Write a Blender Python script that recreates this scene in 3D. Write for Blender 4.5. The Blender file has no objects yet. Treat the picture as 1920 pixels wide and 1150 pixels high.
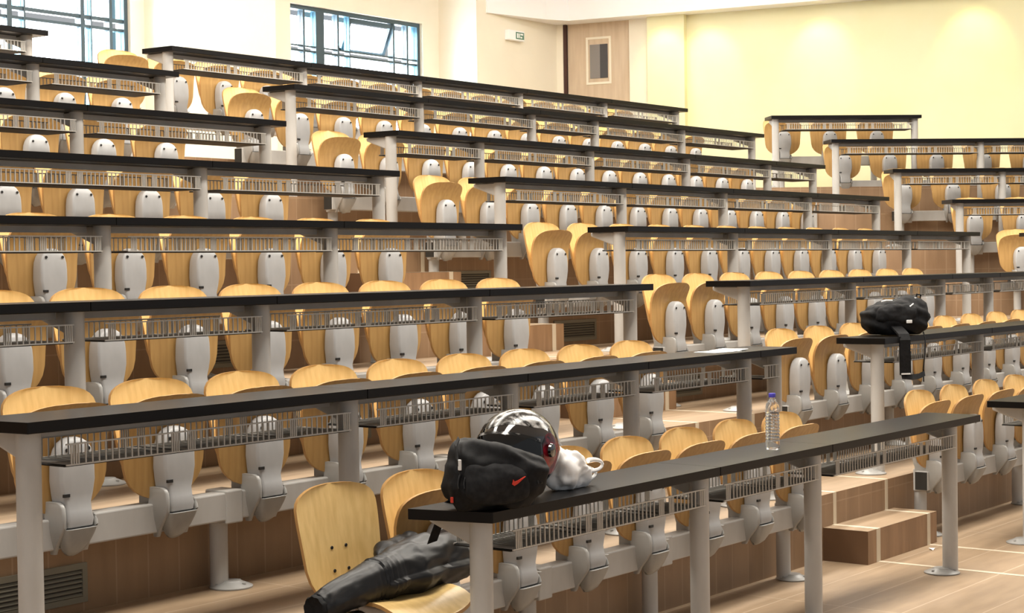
import bpy, bmesh, math, random
from mathutils import Vector, Matrix
random.seed(7)
PI = math.pi
sc = bpy.context.scene
COL = sc.collection

# ------------------------------------------------------------------ camera
cam_d = bpy.data.cameras.new('camera'); cam = bpy.data.objects.new('camera', cam_d); COL.objects.link(cam)
cr = Vector((0.60648, -0.79497, -0.01425)); cu = Vector((0.02786, 0.00333, 0.99961)); ca = Vector((0.79461, 0.60664, -0.02417))
cam.matrix_world = Matrix(((cr.x, cu.x, -ca.x, 0), (cr.y, cu.y, -ca.y, 0), (cr.z, cu.z, -ca.z, 1.605), (0, 0, 0, 1)))
cam_d.sensor_width = 36; cam_d.lens = 3208.1 / 1920 * 36; cam_d.clip_end = 200
sc.camera = cam

# ------------------------------------------------------------------ world, lights, exposure
w = bpy.data.worlds.new('world'); sc.world = w; w.use_nodes = True
bgn = w.node_tree.nodes['Background']; bgn.inputs[0].default_value = (0.93, 0.965, 1, 1); bgn.inputs[1].default_value = 0.4
sc.view_settings.view_transform = 'Standard'; sc.view_settings.look = 'None'
sc.view_settings.gamma = 1; sc.view_settings.use_curve_mapping = False
sc.view_settings.exposure = 0.12

def area(name, loc, sx, sy, e, col, rot=(0, 0, 0)):
    l = bpy.data.lights.new(name, 'AREA'); l.shape = 'RECTANGLE'; l.size = sx; l.size_y = sy; l.energy = e; l.color = col
    o = bpy.data.objects.new(name, l); o.location = loc; o.rotation_euler = rot; COL.objects.link(o); return o
WARM = (1, 0.945, 0.85)
area('fill_lamp', (4.5, 3.6, 6.1), 7.5, 1.2, 400, WARM)
area('fill_lamp', (11.5, 3.6, 6.1), 7.5, 1.2, 400, WARM)
area('fill_lamp', (5.5, 7.6, 6.1), 7.5, 1.2, 400, WARM)
area('fill_lamp', (12.5, 7.6, 6.1), 7.5, 1.2, 400, WARM)
area('fill_lamp', (9.5, 11.4, 6.1), 9, 1.0, 270, WARM)
area('fill_lamp', (16.0, 10.6, 6.1), 3.5, 1.2, 70, WARM)  # unseen fill lamp, added to brighten the bulkhead and alcove wall
area('fill_lamp', (15.5, 2.0, 6.1), 6, 3, 300, WARM)
# daylight coming in through the two windows
area('window_daylight', (10.7, 14.35, 3.95), 2.4, 1.4, 330, (0.9, 0.96, 1), (-PI / 2, 0, 0))
area('window_daylight', (15.5, 14.35, 3.95), 2.3, 1.3, 330, (0.9, 0.96, 1), (-PI / 2, 0, 0))

# ------------------------------------------------------------------ materials
def mat(name, col, rough=0.5, metal=0.0, spec=0.5):
    m = bpy.data.materials.new(name); m.use_nodes = True
    b = m.node_tree.nodes['Principled BSDF']
    b.inputs['Base Color'].default_value = (*col, 1); b.inputs['Roughness'].default_value = rough
    b.inputs['Metallic'].default_value = metal; b.inputs['Specular IOR Level'].default_value = spec
    return m
def ramp(m, scale, c1, c2, sc3=(1, 1, 1), detail=4, lo=.35, hi=.65, coord='Object', rough=None, dist=0.0):
    nt = m.node_tree; b = nt.nodes['Principled BSDF']
    tc = nt.nodes.new('ShaderNodeTexCoord'); mp = nt.nodes.new('ShaderNodeMapping'); mp.inputs['Scale'].default_value = sc3
    n = nt.nodes.new('ShaderNodeTexNoise'); n.inputs['Scale'].default_value = scale; n.inputs['Detail'].default_value = detail
    n.inputs['Distortion'].default_value = dist
    r = nt.nodes.new('ShaderNodeValToRGB'); r.color_ramp.elements[0].position = lo; r.color_ramp.elements[1].position = hi
    r.color_ramp.elements[0].color = (*c1, 1); r.color_ramp.elements[1].color = (*c2, 1)
    nt.links.new(tc.outputs[coord], mp.inputs[0]); nt.links.new(mp.outputs[0], n.inputs['Vector'])
    nt.links.new(n.outputs[0], r.inputs[0]); nt.links.new(r.outputs[0], b.inputs['Base Color'])
    return n, r
M = {}
M['wood'] = mat('beech_plywood', (.74, .48, .19), .36)
ramp(M['wood'], 5, (.66, .44, .165), (.79, .555, .235), (9, 9, .8), 5, .3, .7)
M['under'] = mat('shaded_underside_wood', (.50, .27, .085), .42)  # seat wood darkened to paint in shade on the pan's underside
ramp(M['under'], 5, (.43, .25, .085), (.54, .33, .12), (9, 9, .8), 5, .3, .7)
M['ply_edge'] = mat('plywood_edge', (.50, .28, .10), .5)
M['grey'] = mat('grey_painted_steel', (.50, .49, .47), .42)
ramp(M['grey'], 6, (.45, .435, .41), (.54, .53, .51), (1, 1, .4), 4)
M['cast'] = mat('cast_aluminium_grey', (.36, .355, .34), .38)
ramp(M['cast'], 9, (.31, .305, .29), (.40, .395, .38), (1, 1, .5), 4)
M['white_grey'] = mat('light_grey_plastic', (.46, .465, .47), .4)
ramp(M['white_grey'], 7, (.41, .412, .415), (.50, .505, .51), (1, 1, .5), 3)
M['black_top'] = mat('black_laminate', (.006, .005, .0045), .30, 0, .17)
M['wire'] = mat('rack_wire', (.50, .48, .44), .4, .3)
M['shelf'] = mat('dark_shelf_plate', (.012, .010, .008), .6, 0, .2)
M['dark'] = mat('dark_bolt', (.015, .015, .015), .5)
M['wall'] = mat('cream_plaster', (.86, .76, .58), .85)
ramp(M['wall'], 1.5, (.83, .765, .63), (.87, .805, .67))
M['wall_lit'] = mat('yellow_lit_plaster', (.86, .80, .50), .85)  # cream plaster with the downlights' yellow cast put into its colour
ramp(M['wall_lit'], 1.2, (.84, .78, .48), (.87, .815, .54))
M['white'] = mat('white_plaster', (.93, .92, .92), .8)
M['door'] = mat('door_veneer', (.60, .46, .32), .55)
ramp(M['door'], 3, (.56, .43, .30), (.63, .50, .36), (6, 6, .6))
M['jamb'] = mat('dark_jamb', (.06, .022, .015), .6)
M['alu'] = mat('blue_grey_aluminium', (.045, .075, .095), .4)
M['tile_line'] = mat('pale_strip', (.62, .53, .40), .5)
M['vent'] = mat('vent_frame', (.20, .185, .14), .5)
M['ventdark'] = mat('vent_dark', (.02, .018, .015), .6)
M['glass'] = mat('window_glass', (.9, .95, 1), .02)
g = M['glass'].node_tree.nodes['Principled BSDF']; g.inputs['Transmission Weight'].default_value = 1; g.inputs['IOR'].default_value = 1.01
M['blueglass'] = mat('blue_tinted_glass', (.50, .80, .92), .05)
g = M['blueglass'].node_tree.nodes['Principled BSDF']; g.inputs['Transmission Weight'].default_value = 1; g.inputs['IOR'].default_value = 1.01
M['doorglass'] = mat('door_glass', (.07, .07, .08), .15)
M['doorglass2'] = mat('door_glass_pale', (.24, .22, .21), .3)

def tiled(name, c1, c2, line, sx, sy, floor=True):
    m = mat(name, c1, .42 if floor else .5)
    nt = m.node_tree; b = nt.nodes['Principled BSDF']
    tc = nt.nodes.new('ShaderNodeTexCoord'); sep = nt.nodes.new('ShaderNodeSeparateXYZ'); comb = nt.nodes.new('ShaderNodeCombineXYZ')
    nt.links.new(tc.outputs['Object'], sep.inputs[0])
    nt.links.new(sep.outputs[0], comb.inputs[0]); nt.links.new(sep.outputs[1 if floor else 2], comb.inputs[1])
    br = nt.nodes.new('ShaderNodeTexBrick'); br.offset = 0; br.inputs['Scale'].default_value = 1
    br.inputs['Brick Width'].default_value = sx; br.inputs['Row Height'].default_value = sy
    br.inputs['Mortar Size'].default_value = .004; br.inputs['Mortar Smooth'].default_value = .3
    br.inputs['Color1'].default_value = (*c1, 1); br.inputs['Color2'].default_value = (*c2, 1); br.inputs['Mortar'].default_value = (*line, 1)
    nt.links.new(comb.outputs[0], br.inputs['Vector'])
    n = nt.nodes.new('ShaderNodeTexNoise'); n.inputs['Scale'].default_value = 3; n.inputs['Detail'].default_value = 5
    mp = nt.nodes.new('ShaderNodeMapping'); mp.inputs['Scale'].default_value = (1, 5, 1) if floor else (4, 4, .7)
    nt.links.new(tc.outputs['Object'], mp.inputs[0]); nt.links.new(mp.outputs[0], n.inputs['Vector'])
    mx = nt.nodes.new('ShaderNodeMix'); mx.data_type = 'RGBA'; mx.blend_type = 'MULTIPLY'; mx.inputs[0].default_value = .8
    r = nt.nodes.new('ShaderNodeValToRGB'); r.color_ramp.elements[0].position = .3; r.color_ramp.elements[1].position = .7
    r.color_ramp.elements[0].color = (.82, .80, .78, 1); r.color_ramp.elements[1].color = (1.1, 1.1, 1.1, 1)
    nt.links.new(n.outputs[0], r.inputs[0]); nt.links.new(br.outputs[0], mx.inputs[6]); nt.links.new(r.outputs[0], mx.inputs[7])
    nt.links.new(mx.outputs[2], b.inputs['Base Color'])
    return m
M['floor'] = tiled('tan_floor_tiles', (.37, .265, .17), (.345, .245, .155), (.50, .39, .28), 1.2, .30)
M['riser'] = tiled('brown_riser_tiles', (.31, .195, .11), (.285, .18, .10), (.37, .25, .155), .155, .30, False)
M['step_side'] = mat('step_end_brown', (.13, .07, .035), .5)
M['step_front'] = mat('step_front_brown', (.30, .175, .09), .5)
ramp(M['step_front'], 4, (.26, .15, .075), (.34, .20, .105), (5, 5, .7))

# ------------------------------------------------------------------ mesh helpers
class MB:
    def __init__(s): s.v = []; s.f = []; s.mi = []
    def quadf(s, vs, fs, mi=0):
        o = len(s.v); s.v += [tuple(p) for p in vs]; s.f += [tuple(i + o for i in f) for f in fs]; s.mi += [mi] * len(fs); return s
    def box(s, x0, x1, y0, y1, z0, z1, mi=0, mt=None):
        P = [Vector(p) for p in ((x0, y0, z0), (x1, y0, z0), (x1, y1, z0), (x0, y1, z0), (x0, y0, z1), (x1, y0, z1), (x1, y1, z1), (x0, y1, z1))]
        if mt: P = [mt @ p for p in P]
        return s.quadf(P, [(0, 3, 2, 1), (4, 5, 6, 7), (0, 1, 5, 4), (1, 2, 6, 5), (2, 3, 7, 6), (3, 0, 4, 7)], mi)
    def prism(s, pts, z0, z1, mi=0, topmi=None):
        n = len(pts); V = [(x, y, z0) for x, y in pts] + [(x, y, z1) for x, y in pts]
        s.quadf(V, [tuple(range(n - 1, -1, -1))] + [(i, (i + 1) % n, n + (i + 1) % n, n + i) for i in range(n)], mi)
        s.quadf([(x, y, z1) for x, y in pts], [tuple(range(n))], mi if topmi is None else topmi); return s
    def lathe(s, prof, cx=0, cy=0, n=20, mi=0, mt=None):
        V = []; F = []
        for r, z in prof:
            for i in range(n): V.append(Vector((cx + r * math.cos(2 * PI * i / n), cy + r * math.sin(2 * PI * i / n), z)))
        for j in range(len(prof) - 1):
            for i in range(n): F.append((j * n + i, j * n + (i + 1) % n, (j + 1) * n + (i + 1) % n, (j + 1) * n + i))
        F.append(tuple(range(n - 1, -1, -1))); F.append(tuple((len(prof) - 1) * n + i for i in range(n)))
        if mt: V = [mt @ p for p in V]
        return s.quadf(V, F, mi)
    def loft(s, rings, mi=0, caps=True):
        n = len(rings[0]); V = [p for r in rings for p in r]; F = []
        for j in range(len(rings) - 1):
            for i in range(n): F.append((j * n + i, j * n + (i + 1) % n, (j + 1) * n + (i + 1) % n, (j + 1) * n + i))
        if caps: F.append(tuple(range(n - 1, -1, -1))); F.append(tuple((len(rings) - 1) * n + i for i in range(n)))
        return s.quadf(V, F, mi)
    def tube(s, pts, r, n=8, mi=0, rs=None):
        pts = [Vector(p) for p in pts]; rings = []
        up = Vector((0, 0, 1))
        for i, p in enumerate(pts):
            d = (pts[min(i + 1, len(pts) - 1)] - pts[max(i - 1, 0)]).normalized()
            a = d.cross(up);
            if a.length < .05: a = d.cross(Vector((0, 1, 0)))
            a.normalize(); b = d.cross(a).normalized(); rr = rs[i] if rs else r
            rings.append([p + a * rr * math.cos(2 * PI * k / n) + b * rr * math.sin(2 * PI * k / n) for k in range(n)])
        return s.loft(rings, mi)
    def mesh(s, name, mats, smooth=False, recalc=True, angle=40):
        me = bpy.data.meshes.new(name); me.from_pydata(s.v, [], s.f)
        for m in (mats if isinstance(mats, (list, tuple)) else [mats]): me.materials.append(m)
        me.polygons.foreach_set('material_index', s.mi)
        if recalc:
            bm = bmesh.new(); bm.from_mesh(me); bmesh.ops.recalc_face_normals(bm, faces=bm.faces); bm.to_mesh(me); bm.free()
        if smooth:
            me.polygons.foreach_set('use_smooth', [True] * len(me.polygons))
            try: me.set_sharp_from_angle(angle=math.radians(angle))
            except Exception: pass
        me.update(); return me
def link(name, me, parent=None, loc=(0, 0, 0), rz=0, bevel=0):
    o = bpy.data.objects.new(name, me); COL.objects.link(o); o.location = loc; o.rotation_euler = (0, 0, rz)
    if parent: o.parent = parent
    if bevel:
        b = o.modifiers.new('bevel', 'BEVEL'); b.width = bevel; b.segments = 2; b.limit_method = 'ANGLE'
    return o
def build(name, mb, mats, parent=None, loc=(0, 0, 0), rz=0, smooth=False, bevel=0, angle=40):
    return link(name, mb.mesh(name, mats, smooth, angle=angle), parent, loc, rz, bevel)
def tag(o, label, cat, group=None, kind=None):
    o['label'] = label; o['category'] = cat
    if group: o['group'] = group
    if kind: o['kind'] = kind
    return o
def struct(o, label=None):
    o['kind'] = 'structure'
    if label: o['label'] = label
    return o
def empty(name, loc, rz=0):
    o = bpy.data.objects.new(name, None); COL.objects.link(o); o.location = loc; o.rotation_euler = (0, 0, rz); o.empty_display_size = .1; return o
def copy_tree(o, parent=None):
    c = o.copy(); COL.objects.link(c)
    if parent: c.parent = parent
    for ch in list(KIDS.get(o.name, [])):
        cc = copy_tree(ch, c)
    return c
KIDS = {}
def reg_kids(root):
    for o in [root] + list(root.children_recursive): KIDS[o.name] = list(o.children)

# ------------------------------------------------------------------ layout of the raked seating
D = .86
FL = [0.0, .351, .690, 1.043, 1.389, 1.740, 2.111, 2.424]
YD = [3.425 + D * k for k in range(8)]
DH = .80                       # desk height
TH = math.radians(-46.7)       # direction of the far block's rows
d3 = Vector((math.cos(TH), math.sin(TH))); n3 = Vector((-math.sin(TH), math.cos(TH)))
N3 = [16.28 + D * (k - 4) for k in range(8)]; N3[7] = 18.62
RISE = .06
YB = .67                       # beam axis behind the desk front
def mitre(k):
    y = YD[k] - RISE; N = N3[k] - RISE
    return ((N - n3.y * y) / n3.x, y)

# floor and tiers
fl = MB(); fl.quadf([(-3, -4, 0), (26, -4, 0), (26, 16, 0), (-3, 16, 0)], [(0, 1, 2, 3)])
struct(build('floor', fl, M['floor']), 'tan tiled floor in front of the seating')
ORD = ['first', 'second', 'third', 'fourth', 'fifth', 'sixth', 'seventh', 'eighth', 'ninth', 'tenth', 'eleventh', 'twelfth', 'thirteenth', 'fourteenth', 'fifteenth', 'sixteenth']
for k in range(1, 8):
    y = YD[k] - RISE; mx = mitre(k)[0]
    b = n3 * (N3[k] - RISE) + d3 * 11; bb = n3 * 26 + d3 * 11
    pts = [(-2, y), (mx, y), (b.x, b.y), (bb.x, bb.y), (bb.x, 18), (-2, 18)]
    m = MB(); m.prism(pts, FL[k - 1], FL[k], 0, 1)
    struct(build('floor', m, [M['riser'], M['floor']]), 'raised tiled tier under the %s row of desks' % ORD[k])
# aisle steps (half height) against each riser
for k in range(1, 8):
    y = YD[k] - RISE; x0, x1 = 8.25, 9.13; zt = (FL[k - 1] + FL[k]) / 2
    m = MB(); m.box(x0, x1, y - .26, y, FL[k - 1], zt, 1)
    m.quadf([(x0, y - .26, zt + .0015), (x1, y - .26, zt + .0015), (x1, y, zt + .0015), (x0, y, zt + .0015)], [(0, 1, 2, 3)], 0)
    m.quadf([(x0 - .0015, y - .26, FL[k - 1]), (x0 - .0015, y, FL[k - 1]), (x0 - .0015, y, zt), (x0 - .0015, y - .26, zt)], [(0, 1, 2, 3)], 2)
    for a, b_ in ((x0 + .10, x0 + .145), (x1 - .13, x1 - .09)):
        m.box(a, b_, y - .262, y, FL[k - 1], zt + .003, 3)
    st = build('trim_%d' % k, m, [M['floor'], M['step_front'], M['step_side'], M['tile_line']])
    struct(st, 'low tiled aisle step against the riser below the %s row' % ORD[k])

# ------------------------------------------------------------------ seat prototype (origin: floor under the beam axis)
def shell(zs, hw, yf, thick, ny=9, curve=.0, under=False):
    """plywood shell: rows at heights zs with half widths hw and depth yf; outline filled side to side"""
    m = MB(); R = len(zs); V = []; F = []
    for side in (0, 1):
        for i in range(R):
            for j in range(ny):
                s_ = -1 + 2 * j / (ny - 1)
                V.append((s_ * hw[i], yf[i] - curve * s_ * s_ * min(1, hw[i] / .15) + side * thick, zs[i]))
    o = R * ny
    for i in range(R - 1):
        for j in range(ny - 1):
            F.append((i * ny + j, i * ny + j + 1, (i + 1) * ny + j + 1, (i + 1) * ny + j))
    nf = len(F)
    F += [tuple(o + q for q in reversed(f)) for f in F[:nf]]
    m.quadf(V, F, 0)
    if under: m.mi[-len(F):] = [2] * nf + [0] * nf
    E_ = []
    for i in range(R - 1):
        E_ += [(i * ny, (i + 1) * ny, o + (i + 1) * ny, o + i * ny), (i * ny + ny - 1, o + i * ny + ny - 1, o + (i + 1) * ny + ny - 1, (i + 1) * ny + ny - 1)]
    for j in range(ny - 1):
        E_ += [(j, o + j, o + j + 1, j + 1), ((R - 1) * ny + j, (R - 1) * ny + j + 1, o + (R - 1) * ny + j + 1, o + (R - 1) * ny + j)]
    k0 = len(m.f); m.f += E_; m.mi += [1] * len(E_)
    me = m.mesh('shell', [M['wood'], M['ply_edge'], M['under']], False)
    bm = bmesh.new(); bm.from_mesh(me); bmesh.ops.remove_doubles(bm, verts=bm.verts, dist=.0004); bmesh.ops.recalc_face_normals(bm, faces=bm.faces); bm.to_mesh(me); bm.free()
    me.polygons.foreach_set('use_smooth', [True] * len(me.polygons))
    try: me.set_sharp_from_angle(angle=math.radians(45))
    except Exception: pass
    return me
def outline(t, W, top, bot, nt, nb, waist):
    """half width of the rounded tongue outline, t 0 bottom..1 top"""
    base = W * (waist + (1 - waist) * min(1, t / .72) ** .8)
    if t > 1 - top: u = min(.9995, (t - (1 - top)) / top); base *= (1 - u ** nt) ** (1 / nt)
    if t < bot: u = min(.9995, (bot - t) / bot); base *= (1 - u ** nb) ** (1 / nb)
    return base
TS = [0, .004, .012, .03, .06, .10, .16, .24, .34, .46, .58, .68, .76, .83, .88, .92, .95, .972, .987, .996, 1]
# backrest
zs = [.420 + .425 * t for t in TS]
def back_y(t): return .004 + .070 * t + .02 * (t - .5) ** 2
back_me = shell(zs, [outline(t, .203, .21, .38, 2.7, 2.15, .86) for t in TS], [back_y(t) for t in TS], .013, curve=.022)
# folded seat pan (its underside looks towards the front)
zs = [.395 + .395 * t for t in TS]
pan_y = [-.026 - .008 * t - .064 * max(0, (t - .62) / .38) ** 2.0 for t in TS]
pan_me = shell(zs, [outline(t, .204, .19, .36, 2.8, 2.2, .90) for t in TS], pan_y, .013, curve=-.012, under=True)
def rrect(x0, x1, y0, y1, z, r=.012, lean=0):
    P = []
    for cx, cy, a0 in ((x1 - r, y1 - r, 0), (x0 + r, y1 - r, 90), (x0 + r, y0 + r, 180), (x1 - r, y0 + r, 270)):
        for a in (0, 30, 60, 90): P.append((cx + r * math.cos(math.radians(a0 + a)), cy + r * math.sin(math.radians(a0 + a)), z))
    return P
def arm_mesh():
    m = MB(); R = []
    prof = [(.352, .050, -.100, -.030), (.360, .056, -.116, -.025), (.385, .058, -.120, -.02), (.415, .056, -.112, -.02), (.44, .058, -.106, -.025), (.475, .068, -.106, -.03), (.52, .076, -.107, -.033), (.57, .076, -.106, -.035), (.605, .074, -.104, -.037), (.632, .066, -.102, -.04), (.652, .052, -.099, -.042), (.664, .036, -.094, -.045), (.671, .018, -.086, -.05)]
    for z, hw, y0, y1 in prof: R.append(rrect(-hw, hw, y0, y1, z, min(.012, hw * .8, (y1 - y0) * .45)))
    m.loft(R); return m.mesh('support_arm', M['white_grey'], True, angle=50)
arm_me = arm_mesh()
def disc(x, y, z, r, dpt=.004):
    m = MB(); m.lathe([(r, 0), (r * .9, dpt)], 0, 0, 10, 0, Matrix.Translation((x, y, z)) @ Matrix.Rotation(PI / 2, 4, 'X')); return m
bolt_me = [disc(x, -.1035, .630, .007).mesh('bolt', M['dark']) for x in (-.047, .047)]
slot = MB(); slot.box(-.066, -.040, -.109, -.100, .466, .477); slot_me = slot.mesh('slot', M['dark'])
def housing_mesh():
    m = MB(); R = []
    for z, hw, y0 in ((.250, .010, -.062), (.256, .024, -.075), (.270, .038, -.092), (.30, .052, -.110), (.33, .063, -.122), (.353, .068, -.130)):
        R.append(rrect(-hw, hw, y0, -.041, z, min(.02, hw * .8)))
    m.loft(R)
    # fork ears either side of the seat arm
    for x0, x1, zt in ((-.080, -.062, .448), (.060, .078, .395)):
        E_ = []
        for z, y0 in ((.258, -.035), (.29, -.058), (.33, -.095), (.36, -.118), (.40, -.118), (zt - .02, -.114), (zt - .006, -.104), (zt, -.088)):
            E_.append(rrect(x0 + max(0, (.35 - z)) * .25, x1 + (max(0, .35 - z)) * .25 if x0 < 0 else x1 - max(0, .35 - z) * .45, y0, -.01, z, .007))
        E_.sort(key=lambda r: r[0][2])
        m.loft(E_)
    m.box(-.065, .065, -.05, .055, .38, .425)
    return m.mesh('pivot_housing', M['cast'], True, angle=35)
house_me = housing_mesh()
def back_arm_mesh():
    m = MB(); R = []
    for z, y in ((.38, .03), (.42, .045), (.50, .062), (.62, .078), (.68, .088)): R.append(rrect(-.045, .045, y, y + .03, z, .01))
    m.loft(R); return m.mesh('back_bracket', M['cast'], True)
backarm_me = back_arm_mesh()
def make_seat():
    t = empty('tip_up_seat', (0, 0, 0))
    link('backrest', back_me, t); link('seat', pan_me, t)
    a = link('support_arm', arm_me, t)
    for b in bolt_me: link('bolt', b, a)
    link('slot', slot_me, a)
    link('pivot_housing', house_me, t); link('back_bracket', backarm_me, t)
    return t
proto = make_seat(); reg_kids(proto); proto_used = False
GROUP = {'L': 'folded tip-up seats of the left block', 'R': 'folded tip-up seats of the middle block', 'T': 'folded tip-up seats of the far right block'}
BLOCK = {'L': 'left', 'R': 'middle', 'T': 'far right'}
def place_seat(x, y, z, rz, blk, row, n, sc_=1.0):
    global proto_used
    if not proto_used: o = proto; proto_used = True
    else: o = copy_tree(proto)
    o.location = (x, y, z); o.rotation_euler = (0, 0, rz); o.scale = (sc_, sc_, 1)
    o['category'] = 'seat'; o['group'] = GROUP[blk]
    o['label'] = 'folded yellow plywood seat, %s from the aisle, %s row from front, %s block' % (ORD[n], ORD[row], BLOCK[blk])
    return o

# ------------------------------------------------------------------ beams, posts, desks
def flange(mb, cx, cy, r=.085, mi=0):
    mb.lathe([(r, 0.0015), (r, .006), (r * .82, .013), (r * .5, .024), (r * .46, .028)], cx, cy, 26, mi)
def post_thing(name, parent, x, y, z1, r, fx, fy, fr=.085, cap=False):
    p = MB(); p.lathe([(r, .005), (r, z1)], 0, 0, 22)
    o = build(name, p, M['grey'], parent, (x, y, 0), 0, True)
    f = MB(); flange(f, fx, fy, fr)
    q = build('base_flange', f, M['cast'], o, (0, 0, 0), 0, True)
    for ang in (40, 160, 280):
        b = MB(); b.lathe([(.008, .010), (.007, .021)], fx + fr * .72 * math.cos(math.radians(ang)), fy + fr * .72 * math.sin(math.radians(ang)), 8)
        bo = build('base_screw', b, M['cast'], o)
    return o
def beam(blk, row, origin, rz, s0, s1, posts, yb=YB):
    o = empty('seat_beam', origin, rz)
    tag(o, 'grey steel beam on flanged posts under the %s row seats, %s block' % (ORD[row], BLOCK[blk]), 'seat beam', 'seat beams')
    m = MB(); m.box(s0, s1, yb - .04, yb + .04, .275, .385); build('beam_rail', m, M['grey'], o, bevel=.006)
    for s_ in (s0, s1):
        c = MB(); c.box(s_ - .003, s_ + .003, yb - .036, yb + .036, .279, .381); build('end_cap', c, M['ventdark'], o)
    for px in posts:
        post_thing('leg', o, px, yb + .05, .275, .036, .03, -.035, .085)
        c = MB(); c.box(px - .045, px + .045, yb - .045, yb + .075, .262, .392); build('saddle', c, M['grey'], o, bevel=.006)
    return o
def rack(s0, s1):
    """wire book shelf below the desktop between s0 and s1: dark shelf plate under groups of wires"""
    m = MB(); zt, zb = .715, .650
    m.box(s0, s1, .052, .30, zb - .006, zb - .002, 1)
    for y, z in ((.045, zt), (.045, zb), (.30, zb), (.30, zt)):
        m.box(s0, s1, y - .0025, y + .0025, z - .0025, z + .0025)
    def wire(x):
        m.box(x - .0024, x + .0024, .043, .047, zb, zt)
        m.box(x - .0024, x + .0024, .047, .30, zb - .001, zb + .003)
        m.box(x - .002, x + .002, .298, .302, zb, zt)
    x = s0 + .02
    while x + .12 < s1:
        e = min(x + .44, s1 - .01)
        for q in range(4): wire(x + q * .0095)
        y = x + .056
        while y < e - .05: wire(y); y += .0265
        for q in range(4): wire(e - q * .0095)
        x = e + .042
    return m
def desk(blk, row, origin, rz, s0, s1, posts, label, skew=0.0, y1=.30):
    o = empty('bench_desk', origin, rz)
    tag(o, label, 'desk', 'black topped bench desks')
    cuts = [s0] + [p for p in posts[1:-1]] + [s1]
    for i in range(len(cuts) - 1):
        a, b = cuts[i] + (0.0012 if i else 0), cuts[i + 1] - (0.0012 if i < len(cuts) - 2 else 0)
        m = MB(); sk = skew if i == 0 else 0
        m.prism([(a, 0), (b, 0), (b, y1), (a - sk, y1)], DH - .036, DH); build('desktop', m, M['black_top'], o, bevel=.003)
    for i, px in enumerate(posts):
        p = post_thing('leg', o, px, .10, DH - .036, .039, -.035, .03, .09)
        g_ = MB()   # cantilever bracket carrying the desktop from the post
        g_.quadf([(-.022, .02, DH - .037), (.022, .02, DH - .037), (.022, .21, DH - .037), (-.022, .21, DH - .037),
                  (-.022, .02, DH - .125), (.022, .02, DH - .125), (.018, .21, DH - .06), (-.018, .21, DH - .06)],
                 [(0, 1, 2, 3), (4, 7, 6, 5), (0, 4, 5, 1), (1, 5, 6, 2), (2, 6, 7, 3), (3, 7, 4, 0)])
        build('bracket', g_, M['grey'], p, bevel=.006)
    for i in range(len(posts) - 1):
        build('book_rack', rack(posts[i] + .10, posts[i + 1] - .045), [M['wire'], M['shelf']], o)
        t = MB(); t.box(posts[i] + .045, posts[i + 1] - .045, .15, .19, DH - .066, DH - .038)
        build('under_rail', t, M['grey'], o)
    return o

deskL = {0: (4.366, 8.45, [4.43, 5.822, 6.785, 8.283], .075), 1: (3.20, 8.09, [3.275, 4.72, 5.717, 6.646, 7.699, 8.02], .03),
         2: (3.1, 8.04, [3.18, 4.138, 5.114, 6.563, 7.95], 0), 3: (3.43, 7.98, [3.52, 4.981, 6.459, 7.892], 0),
         4: (4.81, 7.89, [4.89, 6.357, 7.80], 0), 5: (4.67, 7.79, [4.74, 6.218, 7.695], 0), 6: (5.02, 7.67, [5.1, 6.579, 7.589], 0), 7: (5.6, 7.29, [5.72, 7.184], 0)}
deskR = {0: (9.30, 13.7, [9.40, 10.86, 12.32, 13.6]), 1: (9.16, 14.4, [9.267, 10.776, 12.24, 13.7, 14.3]), 2: (9.12, 15.0, [9.216, 10.676, 12.178, 13.117, 14.5]),
         3: (9.09, 14.84, [9.14, 10.581, 12.028, 13.486, 14.76]), 4: (8.94, 14.80, [9.008, 10.46, 11.923, 13.365, 14.72]),
         5: (8.86, 15.21, [8.899, 9.879, 11.3, 12.768, 14.218, 15.13]), 6: (8.74, 15.55, [8.761 + .04, 10.214, 11.684, 12.629, 14.097, 15.46]),
         7: (8.37, 15.47, [8.42, 9.809, 11.213, 12.653, 14.041, 15.38])}
seatL = {0: (4.20 + .453, .453, 7), 1: (3.258 + .456, .456, 9), 2: (4.117, .464, 8), 3: (4.963 - .472, .472, 7), 4: (5.359, .469, 5), 5: (6.206, .489, 3), 6: (6.62, .47, 3)}
seatR = {0: (8.97, .48, 4), 1: (8.97, .475, 9), 2: (8.99, .468, 9), 3: (8.942, .476, 11), 4: (8.872, .469, 12), 5: (8.803, .471, 13), 6: (8.78, .4735, 14), 7: (8.36, .47, 15)}
def fx(x, k): return x * (YD[k] + .60) / (YD[k] + .45)
for k, (s0, s1, ps, sk) in deskL.items():
    lab = 'long black bench desk on grey posts, %s row from the front, left block' % ORD[k]
    if k == 0: lab = 'front black bench desk holding the helmet, backpack and water bottle'
    desk('L', k, (0, YD[k], FL[k]), 0, s0, s1, ps, lab, sk)
for k, (s0, s1, ps) in deskR.items():
    desk('R', k, (0, YD[k], FL[k]), 0, s0, s1, ps, 'long black bench desk on grey posts, %s row from the front, middle block' % ORD[k], .02)
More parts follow.
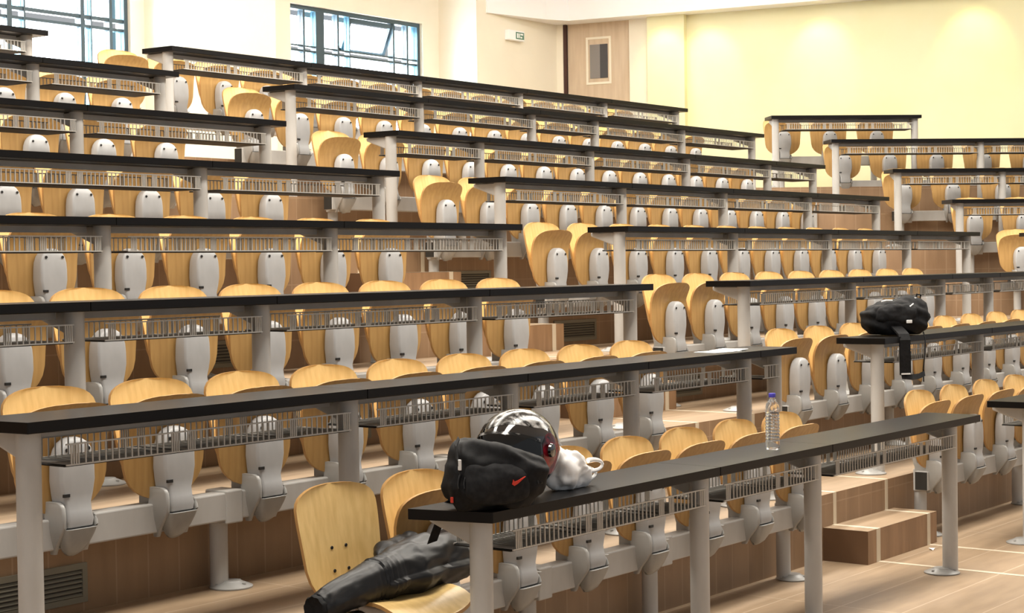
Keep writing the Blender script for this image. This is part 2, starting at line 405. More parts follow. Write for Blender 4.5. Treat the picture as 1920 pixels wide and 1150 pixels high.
for blk, tab in (('L', seatL), ('R', seatR)):
    for k, (x0, p, n) in tab.items():
        X = [fx(x0 + p * i, k) for i in range(n)]
        a0 = X[0] - (.10 if blk == 'R' else .65 if k == 0 else 1.0); a1 = X[-1] + (.12 if blk == 'L' else .35)
        if blk == 'L' and k == 0: a0 = fx(4.2, 0) - .1
        bp = []
        if blk == 'R':
            i = 0
            while i < n: bp.append(X[i] + (0.0 if i == 0 else .02)); i += 3
        else:
            i = n - 1
            while i >= 0: bp.append(X[i] + (.02 if i < n - 1 else .0)); i -= 3
        if blk == 'L' and k == 0: bp = [X[1] + .02 + .18, X[3] + .17, X[-1]]
        if blk == 'L' and k == 1: bp = [4.63, 6.0, X[-1]]
        beam(blk, k, (0, YD[k], FL[k]), 0, a0, a1, bp)
        for i, x in enumerate(X):
            place_seat(x, YD[k] + YB, FL[k], 0, blk, k, (n - 1 - i) if blk == 'L' else i)
# far right block
desk3 = {7: (4.86, 6.58, [4.93, 6.53]), 6: (5.354, 9.4, [5.43, 7.055, 8.65, 9.3]), 5: (5.745, 9.4, [5.83, 6.95, 8.5, 9.3]), 4: (6.055, 9.4, [6.166, 7.7, 9.3]), 3: (6.50, 9.4, [6.60, 8.1, 9.3])}
seat3 = {7: [5.16, 5.70, 6.254], 6: [5.678, 6.198, 6.739, 7.289, 7.83], 5: [6.069, 6.604, 7.16, 7.7], 4: [6.514, 7.04], 3: [6.653]}
for k, (s0, s1, ps) in desk3.items():
    o = n3 * N3[k]; z = FL[k] + (.03 if k == 7 else 0)
    if k == 7: z = FL[k]
    desk('T', k, (o.x, o.y, z), TH, s0, s1, ps, 'black bench desk facing the camera, %s row from the front, far right block' % ORD[k])
    S = seat3[k]
    beam('T', k, (o.x, o.y, z), TH, S[0] - .1, s1, [S[0], S[0] + 1.55] if k != 7 else [S[0], S[2]])
    for i, s_ in enumerate(S):
        p = n3 * (N3[k] + YB) + d3 * (s_ * 1.0)
        place_seat(p.x, p.y, z, TH, 'T', k, i, 1.04)

# the one folded-down seat at the left end of the front row
def lowered_seat():
    x = fx(4.225, 0); t = empty('tip_up_seat', (x, YD[0] + YB, 0))
    tag(t, 'lowered plywood seat with bolted backrest, leather jacket on it, left of the front desk', 'seat', GROUP['L'])
    b = link('backrest', back_me, t)
    for bx, bz in ((-.036, .545), (.036, .545), (-.036, .625), (.036, .625)):
        t_ = (bz - .42) / .425; y = back_y(t_) - .001
        link('bolt', disc(bx, y, bz, .0065, .003).mesh('bolt', M['dark']), b)
    # pan lowered: rotate the folded pan forward about the pivot
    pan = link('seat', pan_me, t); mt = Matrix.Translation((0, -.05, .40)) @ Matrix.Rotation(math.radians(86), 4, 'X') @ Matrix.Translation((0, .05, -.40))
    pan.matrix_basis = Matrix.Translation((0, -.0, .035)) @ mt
    a = link('support_arm', arm_me, t); a.matrix_basis = Matrix.Translation((0, 0, .02)) @ mt
    link('pivot_housing', house_me, t); link('back_bracket', backarm_me, t)
    return t
lowered_seat()

# ------------------------------------------------------------------ vents in the risers
def vent(x0, x1, k, lab):
    y = YD[k + 1] - RISE; z0 = FL[k] + .035; z1 = z0 + .145
    o = empty('air_vent', (x0, y, z0)); tag(o, lab, 'vent', 'air vents in the risers')
    w_ = x1 - x0; h = z1 - z0
    f = MB(); t = .022
    f.box(0, w_, -.012, 0, 0, t); f.box(0, w_, -.012, 0, h - t, h); f.box(0, t, -.012, 0, t, h - t); f.box(w_ - t, w_, -.012, 0, t, h - t)
    build('frame', f, M['vent'], o); b = MB(); b.box(t, w_ - t, -.004, -.001, t, h - t); build('backing', b, M['ventdark'], o)
    for i in range(6):
        zz = t + (h - 2 * t) * (i + .5) / 6
        s_ = MB(); s_.quadf([(t, -.011, zz - .005), (w_ - t, -.011, zz - .005), (w_ - t, -.004, zz + .003), (t, -.004, zz + .003),
                             (t, -.010, zz - .007), (w_ - t, -.010, zz - .007), (w_ - t, -.003, zz + .001), (t, -.003, zz + .001)],
                            [(0, 1, 2, 3), (4, 7, 6, 5), (0, 4, 5, 1), (3, 2, 6, 7), (0, 3, 7, 4), (1, 5, 6, 2)])
        build('slat', s_, M['vent'], o)
vent(3.50, 4.04, 1, 'brass brown air vent behind the leftmost desk post')
vent(9.36, 9.86, 2, 'air vent in the riser behind the middle block third row desk')
vent(9.37, 9.87, 3, 'air vent in the riser beside the aisle, fourth row')
vent(9.28, 9.78, 4, 'air vent in the riser beside the aisle, fifth row')
vent(6.12, 6.56, 2, 'air vent between left block seats behind the third row')
vent(6.06, 6.51, 3, 'air vent between left block seats behind the fourth row')
vent(5.98, 6.20, 1, 'air vent between left block seats behind the second row')
# pale anti-slip strips running up the aisle
for i_, x in enumerate((8.385, 9.03)):
    m = MB(); m.box(x - .018, x + .018, 2.2, 3.964, .0, .002)
    for k in range(1, 8):
        y = YD[k] - RISE
        m.box(x - .018, x + .018, y - .002, y, (FL[k - 1] + FL[k]) / 2, FL[k] + .002)
        m.box(x - .018, x + .018, y, YD[k] + .54, FL[k], FL[k] + .002)
    struct(build('trim_%d' % (20 + i_), m, M['tile_line']), 'pale strip running up the aisle floor')

# ------------------------------------------------------------------ walls
YW, YC = 14.1, 13.48
W1 = (9.45, 11.94, 3.25, 4.69); W2 = (14.31, 16.68, 3.25, 4.69)
m = MB()
m.box(4, W1[0], YW, YW + .25, 0, 6.3); m.box(W1[1], W2[0], YW, YW + .25, 0, 6.3); m.box(W2[1], 19.2, YW, YW + .25, 0, 6.3)
for w_ in (W1, W2): m.box(w_[0], w_[1], YW, YW + .25, 0, w_[2]); m.box(w_[0], w_[1], YW, YW + .25, w_[3], 6.3)
struct(build('wall_back', m, M['wall']), 'cream rear wall with two windows')
m = MB(); m.box(12.12, 13.45, YC, YW, 0, 6.3); struct(build('wall_pier', m, M['wall']), 'cream wall pier between the two windows')
m = MB(); m.box(17.0, 18.76, YC, YW, 0, 6.3); struct(build('wall_alcove', m, M['wall']), 'cream wall stretch carrying the exit sign')
A = Vector((18.75, 13.48)); ang = math.radians(-78); dB = Vector((math.cos(ang), math.sin(ang))); 
WB = Matrix.Translation((A.x, A.y, 0)) @ Matrix.Rotation(ang, 4, 'Z')     # local x along the wall, local +y behind it... (room on -y side)
def wbox(mb, s0, s1, y0, y1, z0, z1, mi=0): mb.box(s0, s1, y0, y1, z0, z1, mi, WB)
m = MB(); wbox(m, -.3, .085, 0, .3, 0, 6.3); wbox(m, 1.03, 1.32, 0, .3, 0, 6.3); wbox(m, .085, 1.03, 0, .3, 4.83, 6.3)
struct(build('wall_door', m, M['wall']), 'cream wall around the door')
m = MB(); wbox(m, 1.32, 1.83, -.10, .3, 0, 6.3); wbox(m, 1.83, 11, 0, .3, 0, 6.3)
struct(build('wall_right', m, M['wall_lit']), 'cream side wall tinted for yellow downlights')
# bulkhead over the door corner
p0 = Vector((17.2, YC)); c_in = Vector((18.45, YC - .30)); e_ = A + dB * 10.5 + Vector((dB.y, -dB.x)) * .30
nB = Vector((dB.y, -dB.x))
cc = A + nB * .30 + dB * .2
m = MB(); m.prism([(17.2, YC + .02), (17.2, YC - .02), (18.2, YC - .22), (cc.x, cc.y - .1), (e_.x, e_.y), ((A + dB * 10.5).x + .1, (A + dB * 10.5).y), (A.x + .1, A.y + .1)], 4.82, 6.3)
struct(build('ceiling', m, M['white']), 'white lowered ceiling edge above the door')
m = MB(); m.box(-4, 26, -4, 18, 6.3, 6.5); struct(build('ceiling', m, M['white']), 'white main ceiling')
# door
dz = FL[7]
m = MB(); wbox(m, .135, 1.02, .035, .075, dz, 4.825)
do = struct(build('door_1', m, M['door']), 'beige door with a small dark glass panel')
def child(name, mb, mt, p, **k): return build(name, mb, mt, p, **k)
m = MB(); wbox(m, .085, .125, -.004, .05, dz, 4.83); child('door_jamb', m, M['jamb'], do)
m = MB(); wbox(m, .40, .43, .026, .036, 4.00, 4.63); wbox(m, .73, .76, .026, .036, 4.00, 4.63); wbox(m, .43, .73, .026, .036, 4.60, 4.63); wbox(m, .43, .73, .026, .036, 4.00, 4.03); child('glazing_bead', m, M['wall'], do)
m = MB(); wbox(m, .455, .60, .028, .034, 4.08, 4.53); child('glass_panel', m, M['doorglass2'], do)
m = MB(); wbox(m, .60, .71, .028, .034, 4.08, 4.53); child('glass_panel', m, M['doorglass'], do)
# thin wall fillet left of the door
m = MB(); wbox(m, -.02, .085, -.02, 0, 0, 4.83); struct(build('trim_8', m, M['wall']), 'pale trim strip beside the door')

# windows
def window(name, W, lab, bars, rails, open_sash=None):
    x0, x1, z0, z1 = W; o = empty(name, ((x0 + x1) / 2, YW + .1, z0)); o['kind'] = 'structure'; o['label'] = lab
    ox, oz = -(x0 + x1) / 2, -z0
    f = MB(); t = .05
    f.box(x0 + ox, x1 + ox, -.05, .05, z0 + oz, z0 + oz + t); f.box(x0 + ox, x1 + ox, -.05, .05, z1 + oz - t, z1 + oz)
    f.box(x0 + ox, x0 + ox + .03, -.05, .05, t, z1 + oz - t); f.box(x1 + ox - t, x1 + ox, -.05, .05, t, z1 + oz - t)
    build('window_frame', f, M['alu'], o)
    for a, b in bars:
        m = MB(); m.box(a + ox, b + ox, -.045, .045, t, z1 + oz - t); build('mullion', m, M['alu'], o)
    for a, b in rails:
        m = MB(); m.box(x0 + ox, x1 + ox, -.035, .035, a + oz, b + oz); build('transom', m, M['alu'], o)
    return o, ox, oz
def pane(o, ox, oz, x0, x1, z0, z1, mt):
    m = MB(); m.box(x0 + ox, x1 + ox, .0, .006, z0 + oz, z1 + oz); build('pane', m, mt, o)
o, ox, oz = window('window_1', W2, 'blue-grey window with an open hopper sash, right of the pier', [(14.575, 14.605), (14.79, 14.93), (15.16, 15.19), (15.37, 15.385), (16.17, 16.20), (16.43, 16.46)], [(4.15, 4.175), (4.21, 4.23)])
for a, b, mt in ((14.34, 14.575, 'glass'), (14.605, 14.79, 'blueglass'), (14.93, 15.16, 'glass'), (15.19, 15.37, 'blueglass'), (15.385, 16.17, 'glass'), (16.2, 16.26, 'blueglass'), (16.26, 16.43, 'glass'), (16.46, 16.63, 'blueglass')):
    pane(o, ox, oz, a, b, 3.30, 4.15, M[mt])
    if mt == 'blueglass' or b < 15.2 or a > 16.2: pane(o, ox, oz, a, b, 4.23, 4.64, M[mt])
# tilted hopper sash
m = MB(); R_ = Matrix.Translation((15.385 + ox, -.03, 4.63 + oz)) @ Matrix.Rotation(math.radians(24), 4, 'X')
wS = .80; hS = .43
m.box(0, wS, -.02, .02, -.05, 0, 0, R_); m.box(0, wS, -.02, .02, -hS, -hS + .05, 0, R_); m.box(0, .045, -.02, .02, -hS, 0, 0, R_); m.box(wS - .05, wS, -.02, .02, -hS, 0, 0, R_)
build('open_sash', m, M['alu'], o)
m = MB(); m.box(.045, wS - .05, -.003, .003, -hS + .05, -.05, 0, R_); build('pane', m, M['glass'], o)
o, ox, oz = window('window_2', W1, 'large blue-grey window at the upper left', [(10.43, 10.49), (10.63, 10.65), (11.33, 11.38), (11.46, 11.475), (11.70, 11.74)], [(4.11, 4.14), (4.20, 4.24)])
for a, b, mt in ((9.5, 10.43, 'glass'), (10.49, 10.63, 'blueglass'), (10.65, 11.33, 'glass'), (11.38, 11.46, 'blueglass'), (11.475, 11.70, 'glass'), (11.74, 11.89, 'blueglass')):
    pane(o, ox, oz, a, b, 3.30, 4.11, M[mt]); pane(o, ox, oz, a, b, 4.24, 4.64, M[mt])

# exit sign
o = empty('exit_sign', (17.75, YC - .01, 4.59)); tag(o, 'small pale exit sign hung high on the cream wall left of the door', 'sign')
m = MB(); m.box(-.17, .17, -.06, .01, -.075, .055); build('sign_body', m, M['white'], o, bevel=.008)
m = MB(); m.box(-.02, .155, -.063, -.06, -.055, .035); build('sign_face', m, mat('sign_green', (.10, .22, .16), .5), o)
m = MB(); m.box(.0, .03, -.066, -.063, -.04, .02); m.box(.045, .06, -.066, -.063, -.04, .02); m.box(.075, .11, -.066, -.063, -.04, -.02); m.box(.075, .13, -.066, -.063, 0, .02); build('sign_symbol', m, M['white'], o)

# downlights washing the side wall
for s_ in (1.57, 2.15, 3.6, 5.5):
    p = A + dB * s_ + nB * .55
    l = bpy.data.lights.new('downlight', 'SPOT'); l.energy = 20; l.color = (1, .93, .42); l.spot_size = math.radians(75); l.spot_blend = .8; l.shadow_soft_size = .05
    q = bpy.data.objects.new('downlight', l); q.location = (p.x, p.y, 4.74); COL.objects.link(q)
    tgt = A + dB * s_; q.rotation_euler = (Vector((tgt.x, tgt.y, 4.2)) - Vector(q.location)).to_track_quat('-Z', 'Y').to_euler()
# ------------------------------------------------------------------ loose things
from mathutils import noise
M['fabric'] = mat('black_nylon', (.006, .006, .0065), .7, 0, .2); ramp(M['fabric'], 60, (.004, .004, .0045), (.009, .009, .010))
M['fabric2'] = mat('charcoal_nylon', (.012, .012, .013), .75, 0, .2); ramp(M['fabric2'], 50, (.008, .008, .009), (.016, .016, .017))
M['leather'] = mat('black_leather', (.006, .006, .007), .42, 0, .32); n_, r_ = ramp(M['leather'], 25, (.006, .006, .007), (.012, .012, .013))
M['gloss'] = mat('glossy_black_shell', (.006, .006, .007), .06); M['gloss'].node_tree.nodes['Principled BSDF'].inputs['Coat Weight'].default_value = 1
M['visor'] = mat('dark_visor', (.002, .002, .002), .03)
M['silver'] = mat('silver_graphic', (.50, .50, .50), .18, .3)
ramp(M['silver'], 14, (.012, .012, .012), (.42, .41, .40), (1, 1, 1), 6, .48, .60, dist=1.5)
M['redg'] = mat('red_graphic', (.20, .01, .02), .15); ramp(M['redg'], 16, (.006, .004, .005), (.26, .012, .025), (1, 1, 1), 6, .42, .60)
M['red'] = mat('red_print', (.55, .03, .012), .5)
M['plastic'] = mat('white_polythene', (.95, .94, .92), .3); M['plastic'].node_tree.nodes['Principled BSDF'].inputs['Subsurface Weight'].default_value = .4; M['plastic'].node_tree.nodes['Principled BSDF'].inputs['Subsurface Radius'].default_value = (.05, .05, .05)
M['buckle'] = mat('pale_buckle', (.75, .75, .74), .3)
M['paper'] = mat('white_paper', (.86, .86, .84), .7)
M['cap'] = mat('violet_blue_cap', (.06, .05, .42), .35)
M['clear'] = mat('clear_bottle', (1, 1, 1), .10)
g = M['clear'].node_tree.nodes['Principled BSDF']; g.inputs['Transmission Weight'].default_value = .92; g.inputs['IOR'].default_value = 1.3

def spow(c, e): return math.copysign(abs(c) ** e, c)
def blob(name, mt, r, e1=.6, e2=.6, amp=.01, freq=6, warp=None, seed=0, nu=72, nv=44, folds=None):
    """superquadric bag shape with creases; warp(p) bends the finished point"""
    m = MB(); V = []
    for j in range(nv + 1):
        ph = -PI / 2 + PI * j / nv
        for i in range(nu):
            th = 2 * PI * i / nu
            d = Vector((spow(math.cos(ph), e1) * spow(math.cos(th), e2), spow(math.cos(ph), e1) * spow(math.sin(th), e2), spow(math.sin(ph), e1)))
            p = Vector((d.x * r[0], d.y * r[1], d.z * r[2]))
            q = p * freq + Vector((seed, seed * 1.7, 0))
            a = noise.fractal(q, 1.0, 2.2, 3) * amp
            if folds: a += folds(p)
            nn = Vector((p.x / r[0] ** 2, p.y / r[1] ** 2, p.z / r[2] ** 2)).normalized()
            p = p + nn * a
            if warp: p = warp(p)
            V.append(p)
    F = [(j * nu + i, j * nu + (i + 1) % nu, (j + 1) * nu + (i + 1) % nu, (j + 1) * nu + i) for j in range(nv) for i in range(nu)]
    m.quadf(V, F); me = m.mesh(name, mt, True, angle=80)
    bm = bmesh.new(); bm.from_mesh(me); bmesh.ops.remove_doubles(bm, verts=bm.verts, dist=.0005); bmesh.ops.recalc_face_normals(bm, faces=bm.faces); bm.to_mesh(me); bm.free()
    return me
def ribbon(mb, pts, w, t, side, mi=0):
    """flat strap following pts, half width w along vector side"""
    side = Vector(side).normalized(); P = [Vector(p) for p in pts]; rings = []
    for i, p in enumerate(P):
        d = (P[min(i + 1, len(P) - 1)] - P[max(i - 1, 0)]).normalized(); nrm = d.cross(side).normalized()
        rings.append([p + side * w + nrm * t, p - side * w + nrm * t, p - side * w - nrm * t, p + side * w - nrm * t])
    mb.loft(rings, mi); return mb

# --- helmet
ZT = DH
def helmet():
    t = empty('motorcycle_helmet', (4.735, 3.60, ZT), math.radians(-168)); t.scale = (1.08, 1.08, 1.02)   # local -Y.. face looks along local +X
    tag(t, 'glossy black full-face motorcycle helmet with silver and red graphics behind the backpack', 'helmet')
    R = (.158, .132, .150); C0 = Vector((0, 0, .150))
    def shell_pt(th, ph, k=1.0):
        x = math.cos(ph) * math.cos(th); y = math.cos(ph) * math.sin(th); z = math.sin(ph)
        p = Vector((x * R[0] * k, y * R[1] * k, z * R[2] * k))
        if p.z < 0: p.z *= .99; f = 1 + .10 * (p.z / R[2]); p.x *= f; p.y *= f
        if p.z < -.02 and p.x > 0: p.x += .022 * min(1, (-.02 - p.z) / .06)
        p.z = max(p.z, -.148)
        return p + C0
    def patch(name, mt, t0, t1, p0, p1, k, lo=None, hi=None, n=40, q=20, par=None):
        m = MB(); V = []
        for off in (k, k - .012):
            for j in range(q + 1):
                for i in range(n + 1):
                    u = i / n; th = t0 + (t1 - t0) * u
                    a = lo(u) if lo else p0; b = hi(u) if hi else p1
                    V.append(shell_pt(th, a + (b - a) * j / q, off))
        o = (n + 1) * (q + 1); F = []
        for j in range(q):
            for i in range(n): 
                a = j * (n + 1) + i; F.append((a, a + 1, a + n + 2, a + n + 1)); F.append((o + a, o + a + n + 1, o + a + n + 2, o + a + 1))
        for i in range(n): F.append((i, o + i, o + i + 1, i + 1)); a = q * (n + 1) + i; F.append((a, a + 1, o + a + 1, o + a))
        for j in range(q): a = j * (n + 1); F.append((a, a + n + 1, o + a + n + 1, o + a)); a += n; F.append((a, o + a, o + a + n + 1, a + n + 1))
        m.quadf(V, F); return build(name, m, mt, par or t, smooth=True, angle=60)
    m = MB(); V = []; nu, nv = 64, 40
    for j in range(nv + 1):
        for i in range(nu): V.append(shell_pt(2 * PI * i / nu, -PI / 2 + PI * j / nv))
    m.quadf(V, [(j * nu + i, j * nu + (i + 1) % nu, (j + 1) * nu + (i + 1) % nu, (j + 1) * nu + i) for j in range(nv) for i in range(nu)])
    build('shell', m, M['gloss'], t, smooth=True, angle=80)
    d2r = math.radians
    patch('visor', M['visor'], d2r(-62), d2r(62), 0, 0, 1.03, lambda u: d2r(-26 + 8 * abs(2 * u - 1) ** 2), lambda u: d2r(30 - 14 * abs(2 * u - 1) ** 2))
    patch('visor_seal', M['silver'], d2r(-64), d2r(64), 0, 0, 1.016, lambda u: d2r(30 - 14 * abs(2 * u - 1) ** 2), lambda u: d2r(34 - 13 * abs(2 * u - 1) ** 2), q=4)
    patch('graphic', M['silver'], d2r(-150), d2r(150), 0, 0, 1.006, lambda u: d2r(40 + 5 * math.sin(u * 14)), lambda u: d2r(72 + 4 * math.sin(u * 11)))
    patch('graphic', M['redg'], d2r(66), d2r(125), 0, 0, 1.008, lambda u: d2r(-34 + 14 * u), lambda u: d2r(16 + 12 * math.sin(u * 5)), n=24)
    patch('graphic', M['redg'], d2r(-125), d2r(-66), 0, 0, 1.008, lambda u: d2r(-16 - 14 * u), lambda u: d2r(16 + 12 * math.sin(u * 5)), n=24)
    m = MB()
    m.lathe([(.024, 0), (.022, .008), (.008, .011)], 0, 0, 18, 0, Matrix.Translation((.035, .134, .165)) @ Matrix.Rotation(-PI / 2, 4, 'X'))
    build('visor_pivot', m, M['gloss'], t, smooth=True)
    m = MB(); m.lathe([(.024, 0), (.022, .008), (.008, .011)], 0, 0, 18, 0, Matrix.Translation((.035, -.134, .165)) @ Matrix.Rotation(PI / 2, 4, 'X'))
    build('visor_pivot', m, M['gloss'], t, smooth=True)
helmet()

# --- black backpack lying in front of the helmet
def pack_a():
    t = empty('backpack', (4.475, 3.495, ZT), math.radians(-34)); t.scale = (.90, .95, 1); tag(t, 'black backpack with a small red mark slumped against the helmet on the front desk', 'backpack')
    def warp(p):
        u = (p.x + .185) / .37
        hgt = 1.0 - .80 * max(0, u - .20) ** 1.1 - .9 * max(0, .10 - u)
        z = p.z * (1 if p.z < 0 else hgt); z = max(z, -.117)
        return Vector((p.x + .02 * (z / .12), p.y + .03 * max(0, z / .12), z + .117))
    build_me = blob('bag_body', M['fabric'], (.185, .098, .124), .60, .6, .020, 8, warp, 3, folds=lambda p: .0035 * math.sin(p.x * 45 + p.z * 95 + 4 * noise.noise(p * 8)))
    link('bag_body', build_me, t)
    # front pocket on the side that faces the camera
    def warp2(p):
        u = (p.x + .16) / .32
        z = p.z * (1.0 - .55 * u if p.z > 0 else 1); return Vector((p.x - .02, p.y - .078 + .018 * max(0, z / .08), z + .098))
    link('front_pocket', blob('front_pocket', M['fabric2'], (.130, .040, .082), .7, .7, .008, 12, warp2, 9), t)
    for k_, (rx, rz, cy) in enumerate(((.142, .085, -.092), (.160, .100, -.078))):
        m = MB(); P = []
        for i in range(25):
            a = PI * (1.02 - 1.04 * i / 24); zz = .085 + rz * math.sin(a) * (1 - .45 * ((math.cos(a) + 1) / 2))
            P.append((-.01 + rx * math.cos(a), cy + .030 * math.sin(a), zz))
        m.tube(P, .0035, 6); build('zip', m, M['leather'], t, smooth=True)
    m = MB(); ribbon(m, [(-.165, -.085, .130), (-.172, -.078, .175), (-.165, -.04, .215), (-.14, .0, .236)], .010, .003, (0, 1, .4)); build('strap', m, M['fabric2'], t)
    m = MB(); m.box(-.172, -.161, -.095, -.083, .140, .175); build('buckle', m, M['buckle'], t, bevel=.002)
    m = MB(); m.box(-.188, -.180, -.05, -.04, .030, .048); build('zip_pull', m, M['red'], t)
    # small red swoosh-shaped print and letters on the pocket
    m = MB()
    sw = [(.022, .088), (.030, .083), (.044, .090), (.074, .112), (.044, .100), (.032, .097), (.026, .104)]
    V = [(x, -.1215, z) for x, z in sw] + [(x, -.112, z) for x, z in sw]; n = len(sw)
    m.quadf(V, [tuple(range(n)), tuple(range(2 * n - 1, n - 1, -1))] + [(i, n + i, n + (i + 1) % n, (i + 1) % n) for i in range(n)])
    build('print', m, M['red'], t)
    inv = (Matrix.Translation((4.475, 3.495, ZT)) @ Matrix.Rotation(math.radians(-34), 4, 'Z')).inverted()
    P = [inv @ Vector(q) for q in ((4.47, 3.62, .83), (4.485, 3.70, .815), (4.475, 3.745, .79), (4.455, 3.745, .74), (4.44, 3.75, .71), (4.43, 3.765, .665))]
    m = MB(); ribbon(m, P, .020, .002, (1, 0, .25)); build('shoulder_strap', m, M['fabric'], t)
pack_a()

# --- white carrier bag
def carrier():
    t = empty('plastic_bag', (4.99, 3.565, ZT), math.radians(-10)); tag(t, 'crumpled white plastic carrier bag with handles beside the helmet', 'bag')
    def warp(p):
        u = (p.x + .11) / .22; h = 2.1 - 1.9 * u if p.z > 0 else 1
        return Vector((p.x, p.y * (1.0 - .45 * u), max(p.z * h, -.06) + .061))
    link('bag_body', blob('bag_body', M['plastic'], (.112, .075, .072), .9, .9, .022, 15, warp, 5, folds=lambda p: .004 * math.sin(p.x * 60 + p.y * 50 + 5 * noise.noise(p * 14))), t)
    for dz, dy in ((.035, -.02), (.0, .015)):
        m = MB(); P = []
        for i in range(15):
            a = -PI * .62 + PI * 1.24 * i / 14
            P.append((.105 + .052 * math.cos(a), dy + .006 * i / 14, .040 + dz + .020 * math.sin(a)))
        m.tube(P, .007, 8, rs=[.010 - .004 * math.sin(PI * i / 14) for i in range(15)]); build('handle', m, M['plastic'], t, smooth=True)
carrier()

# --- water bottle
def bottle():
    t = empty('water_bottle', (6.50, 3.565, ZT)); tag(t, 'clear plastic water bottle with a violet-blue cap standing on the front desk', 'bottle')
    prof = [(.020, .004), (.027, .0), (.0305, .006), (.031, .03)]
    for i in range(9):
        z = .035 + i * .014; prof += [(.031, z), (.0285, z + .004), (.0285, z + .007), (.031, z + .011)]
    prof += [(.0315, .165), (.0305, .180), (.026, .196), (.017, .210), (.0125, .216), (.0125, .224)]
    inner = [(max(.004, r - .0015), z + (.002 if i == 0 else 0)) for i, (r, z) in enumerate(prof)]
    m = MB(); m.lathe(prof, 0, 0, 32); build('bottle_body', m, M['clear'], t, smooth=True, angle=25)
    m = MB(); m.lathe([(.0145, .222), (.015, .226), (.015, .238), (.0135, .240)], 0, 0, 20); build('cap', m, M['cap'], t, smooth=True)
bottle()

# --- leather jacket on the lowered seat
def jacket():
    t = empty('leather_jacket', (4.40, 3.98, .475)); tag(t, 'black leather jacket folded over the lowered seat in the front row', 'jacket')
    O = Vector((4.40, 3.98, .475))
    K = [((3.985, 3.85, .505), .043), ((4.01, 3.85, .512), .052), ((4.12, 3.85, .533), .062), ((4.256, 3.86, .552), .070), ((4.36, 3.87, .558), .080), ((4.46, 3.88, .562), .094), ((4.60, 3.91, .560), .098), ((4.76, 3.94, .553), .094), ((4.84, 3.95, .545), .060)]
    NS, NR = 110, 64; rings = []
    for i in range(NS + 1):
        u = i / NS * (len(K) - 1); a = min(int(u), len(K) - 2); f = u - a; f = f * .5 + (f * f * (3 - 2 * f)) * .5
        c = Vector(K[a][0]).lerp(Vector(K[a + 1][0]), f) - O; r = K[a][1] + (K[a + 1][1] - K[a][1]) * f
        if a == 0: r = K[0][1] + (K[1][1] - K[0][1]) * math.sqrt(u - a)
        g = i / NS; el = math.exp(-((g - .40) / .06) ** 2); ring = []
        for q in range(NR):
            th = 2 * PI * q / NR; d = Vector((0, math.cos(th), math.sin(th)))
            big = noise.fractal(Vector((g * 6, math.cos(th) * 1.2, math.sin(th) * 1.2)), 1, 2, 3) * (.006 + .030 * max(0, g - .42))
            cr_ = .005 * el * math.sin(g * 260 + 3 * math.sin(th)) + .0035 * max(0, g - .5) * 2 * math.sin(g * 60 + 5 * th)
            k_ = 1.25 if d.z < 0 and g > .4 else 1
            pt = c + d * (r + big + cr_); pt.y += (k_ - 1) * d.y * r
            pt.x += .02 * math.sin(th) * g
            pt.z = max(pt.z, -.020 if g > .30 else -1)
            ring.append(pt)
        rings.append(ring)
    m = MB(); m.loft(rings); build('jacket_body', m, M['leather'], t, smooth=True, angle=80)
    m = MB(); c0 = Vector(K[0][0]) - O; dd = Vector((-1, 0, -.15))
    m.loft([[c0 + dd * e + Vector((0, math.cos(2 * PI * q / 30), math.sin(2 * PI * q / 30))) * (rr + .002 * math.sin(q * 2.1)) for q in range(30)] for e, rr in ((-.01, .040), (.012, .046), (.020, .043), (.016, .036))])
    build('cuff', m, M['fabric'], t, smooth=True)
    lap = blob('lapel', M['leather'], (.13, .055, .035), .8, .8, .012, 12, None, 21, folds=lambda p: .004 * math.sin(p.x * 60))
    c = link('lapel', lap, t, (.12, -.01, .135)); c.rotation_euler = (math.radians(20), math.radians(-6), math.radians(10))
    hang = blob('jacket_hem', M['leather'], (.06, .05, .05), .8, .8, .01, 12, None, 41)
    link('jacket_hem', hang, t, (-.25, -.14, -.055))
jacket()

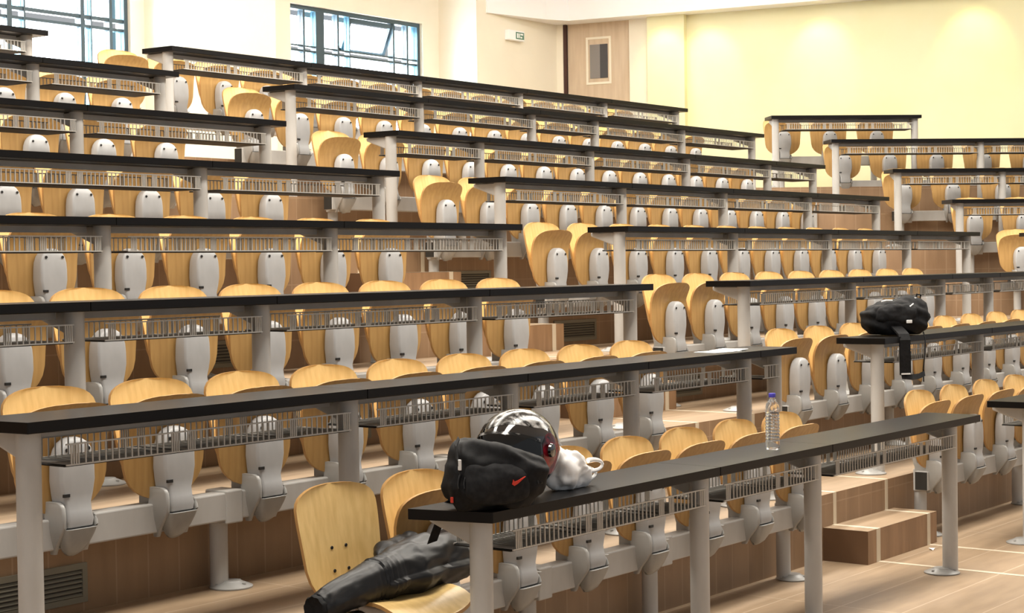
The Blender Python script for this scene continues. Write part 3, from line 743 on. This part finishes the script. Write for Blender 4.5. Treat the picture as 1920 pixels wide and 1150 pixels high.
# --- black backpack on the middle block's second desk
def pack_b():
    t = empty('backpack', (9.58, YD[1] + .13, FL[1] + DH), math.radians(-40)); tag(t, 'black backpack with white trim and a dangling strap on the middle block desk', 'backpack')
    def warp(p):
        u = (p.x + .2) / .4; z = max(p.z, -.10); z = z * (.78 + .30 * min(1, u * 1.4)) if z > 0 else z
        return Vector((p.x, p.y, z + .105))
    link('bag_body', blob('bag_body', M['fabric'], (.205, .125, .115), .75, .7, .018, 9, warp, 31, folds=lambda p: .005 * math.sin(p.x * 40 + p.z * 90)), t)
    link('front_pocket', blob('front_pocket', M['fabric2'], (.14, .05, .060), .8, .8, .012, 12, lambda p: p + Vector((-.02, -.085, .13)), 33), t)
    def tb(name, P, r, mt): m = MB(); m.tube(P, r, 6); build(name, m, mt, t, smooth=True)
    tb('piping', [(-.12, -.07, .205), (-.09, -.075, .212), (-.05, -.07, .210)], .006, M['buckle'])
    tb('piping', [(.035, -.12, .150), (.045, -.115, .175), (.07, -.105, .19)], .004, M['buckle'])
    tb('piping', [(.10, -.06, .222), (.125, -.05, .218), (.135, -.05, .205)], .006, M['buckle'])
    m = MB(); m.box(.01, .045, -.142, -.13, .075, .095); build('buckle', m, M['buckle'], t, bevel=.003)
    tb('haul_loop', [(.12, -.03, .21), (.13, -.03, .245), (.155, -.03, .24), (.15, -.03, .20)], .006, M['fabric'])
    m2 = MB(); ribbon(m2, [(-.045, -.07, .07), (-.046, -.16, .035), (-.048, -.215, .012), (-.050, -.236, -.02), (-.050, -.238, -.14), (-.048, -.236, -.225)], .034, .006, (1, 0, 0)); build('shoulder_strap', m2, M['fabric'], t)
    m3 = MB(); ribbon(m3, [(-.07, -.236, -.232), (.0, -.222, -.240), (.06, -.190, -.238), (.11, -.160, -.225)], .016, .004, (0, .4, 1)); build('strap_tail', m3, M['fabric2'], t)
    m4 = MB(); m4.box(-.078, -.02, -.247, -.240, -.222, -.214); build('strap_edge', m4, M['buckle'], t)
    tb('cord', [(.135, -.10, .02), (.13, -.135, -.02), (.12, -.15, -.10), (.105, -.155, -.20), (.108, -.155, -.275)], .004, M['fabric'])
pack_b()

# --- loose sheets on the left block's second desk
for i, (x, y, a) in enumerate(((7.63, 4.43, 12), (7.50, 4.42, -8))):
    m = MB(); m.box(-.105, .105, -.07, .07, 0, .0025)
    o = build('paper_sheet', m, M['paper'], None, (x, y, FL[1] + DH + .0005 + .003 * (1 - i)), math.radians(a))
    tag(o, 'white paper sheet lying on the second desk, %s' % ('end nearer the aisle' if i == 0 else 'left of the other sheet'), 'paper')
m = MB(); m.quadf([(0, 0, 0), (.05, .01, .004), (.06, .035, .001), (.01, .03, .009), (0, 0, .001), (.05, .01, .006), (.06, .035, .003), (.01, .03, .011)], [(3, 2, 1, 0), (4, 5, 6, 7), (0, 1, 5, 4), (1, 2, 6, 5), (2, 3, 7, 6), (3, 0, 4, 7)])
o = build('paper_scrap', m, M['paper'], None, (8.86, 3.87, .0)); tag(o, 'tiny white paper scrap on the floor at the foot of the aisle step', 'litter')
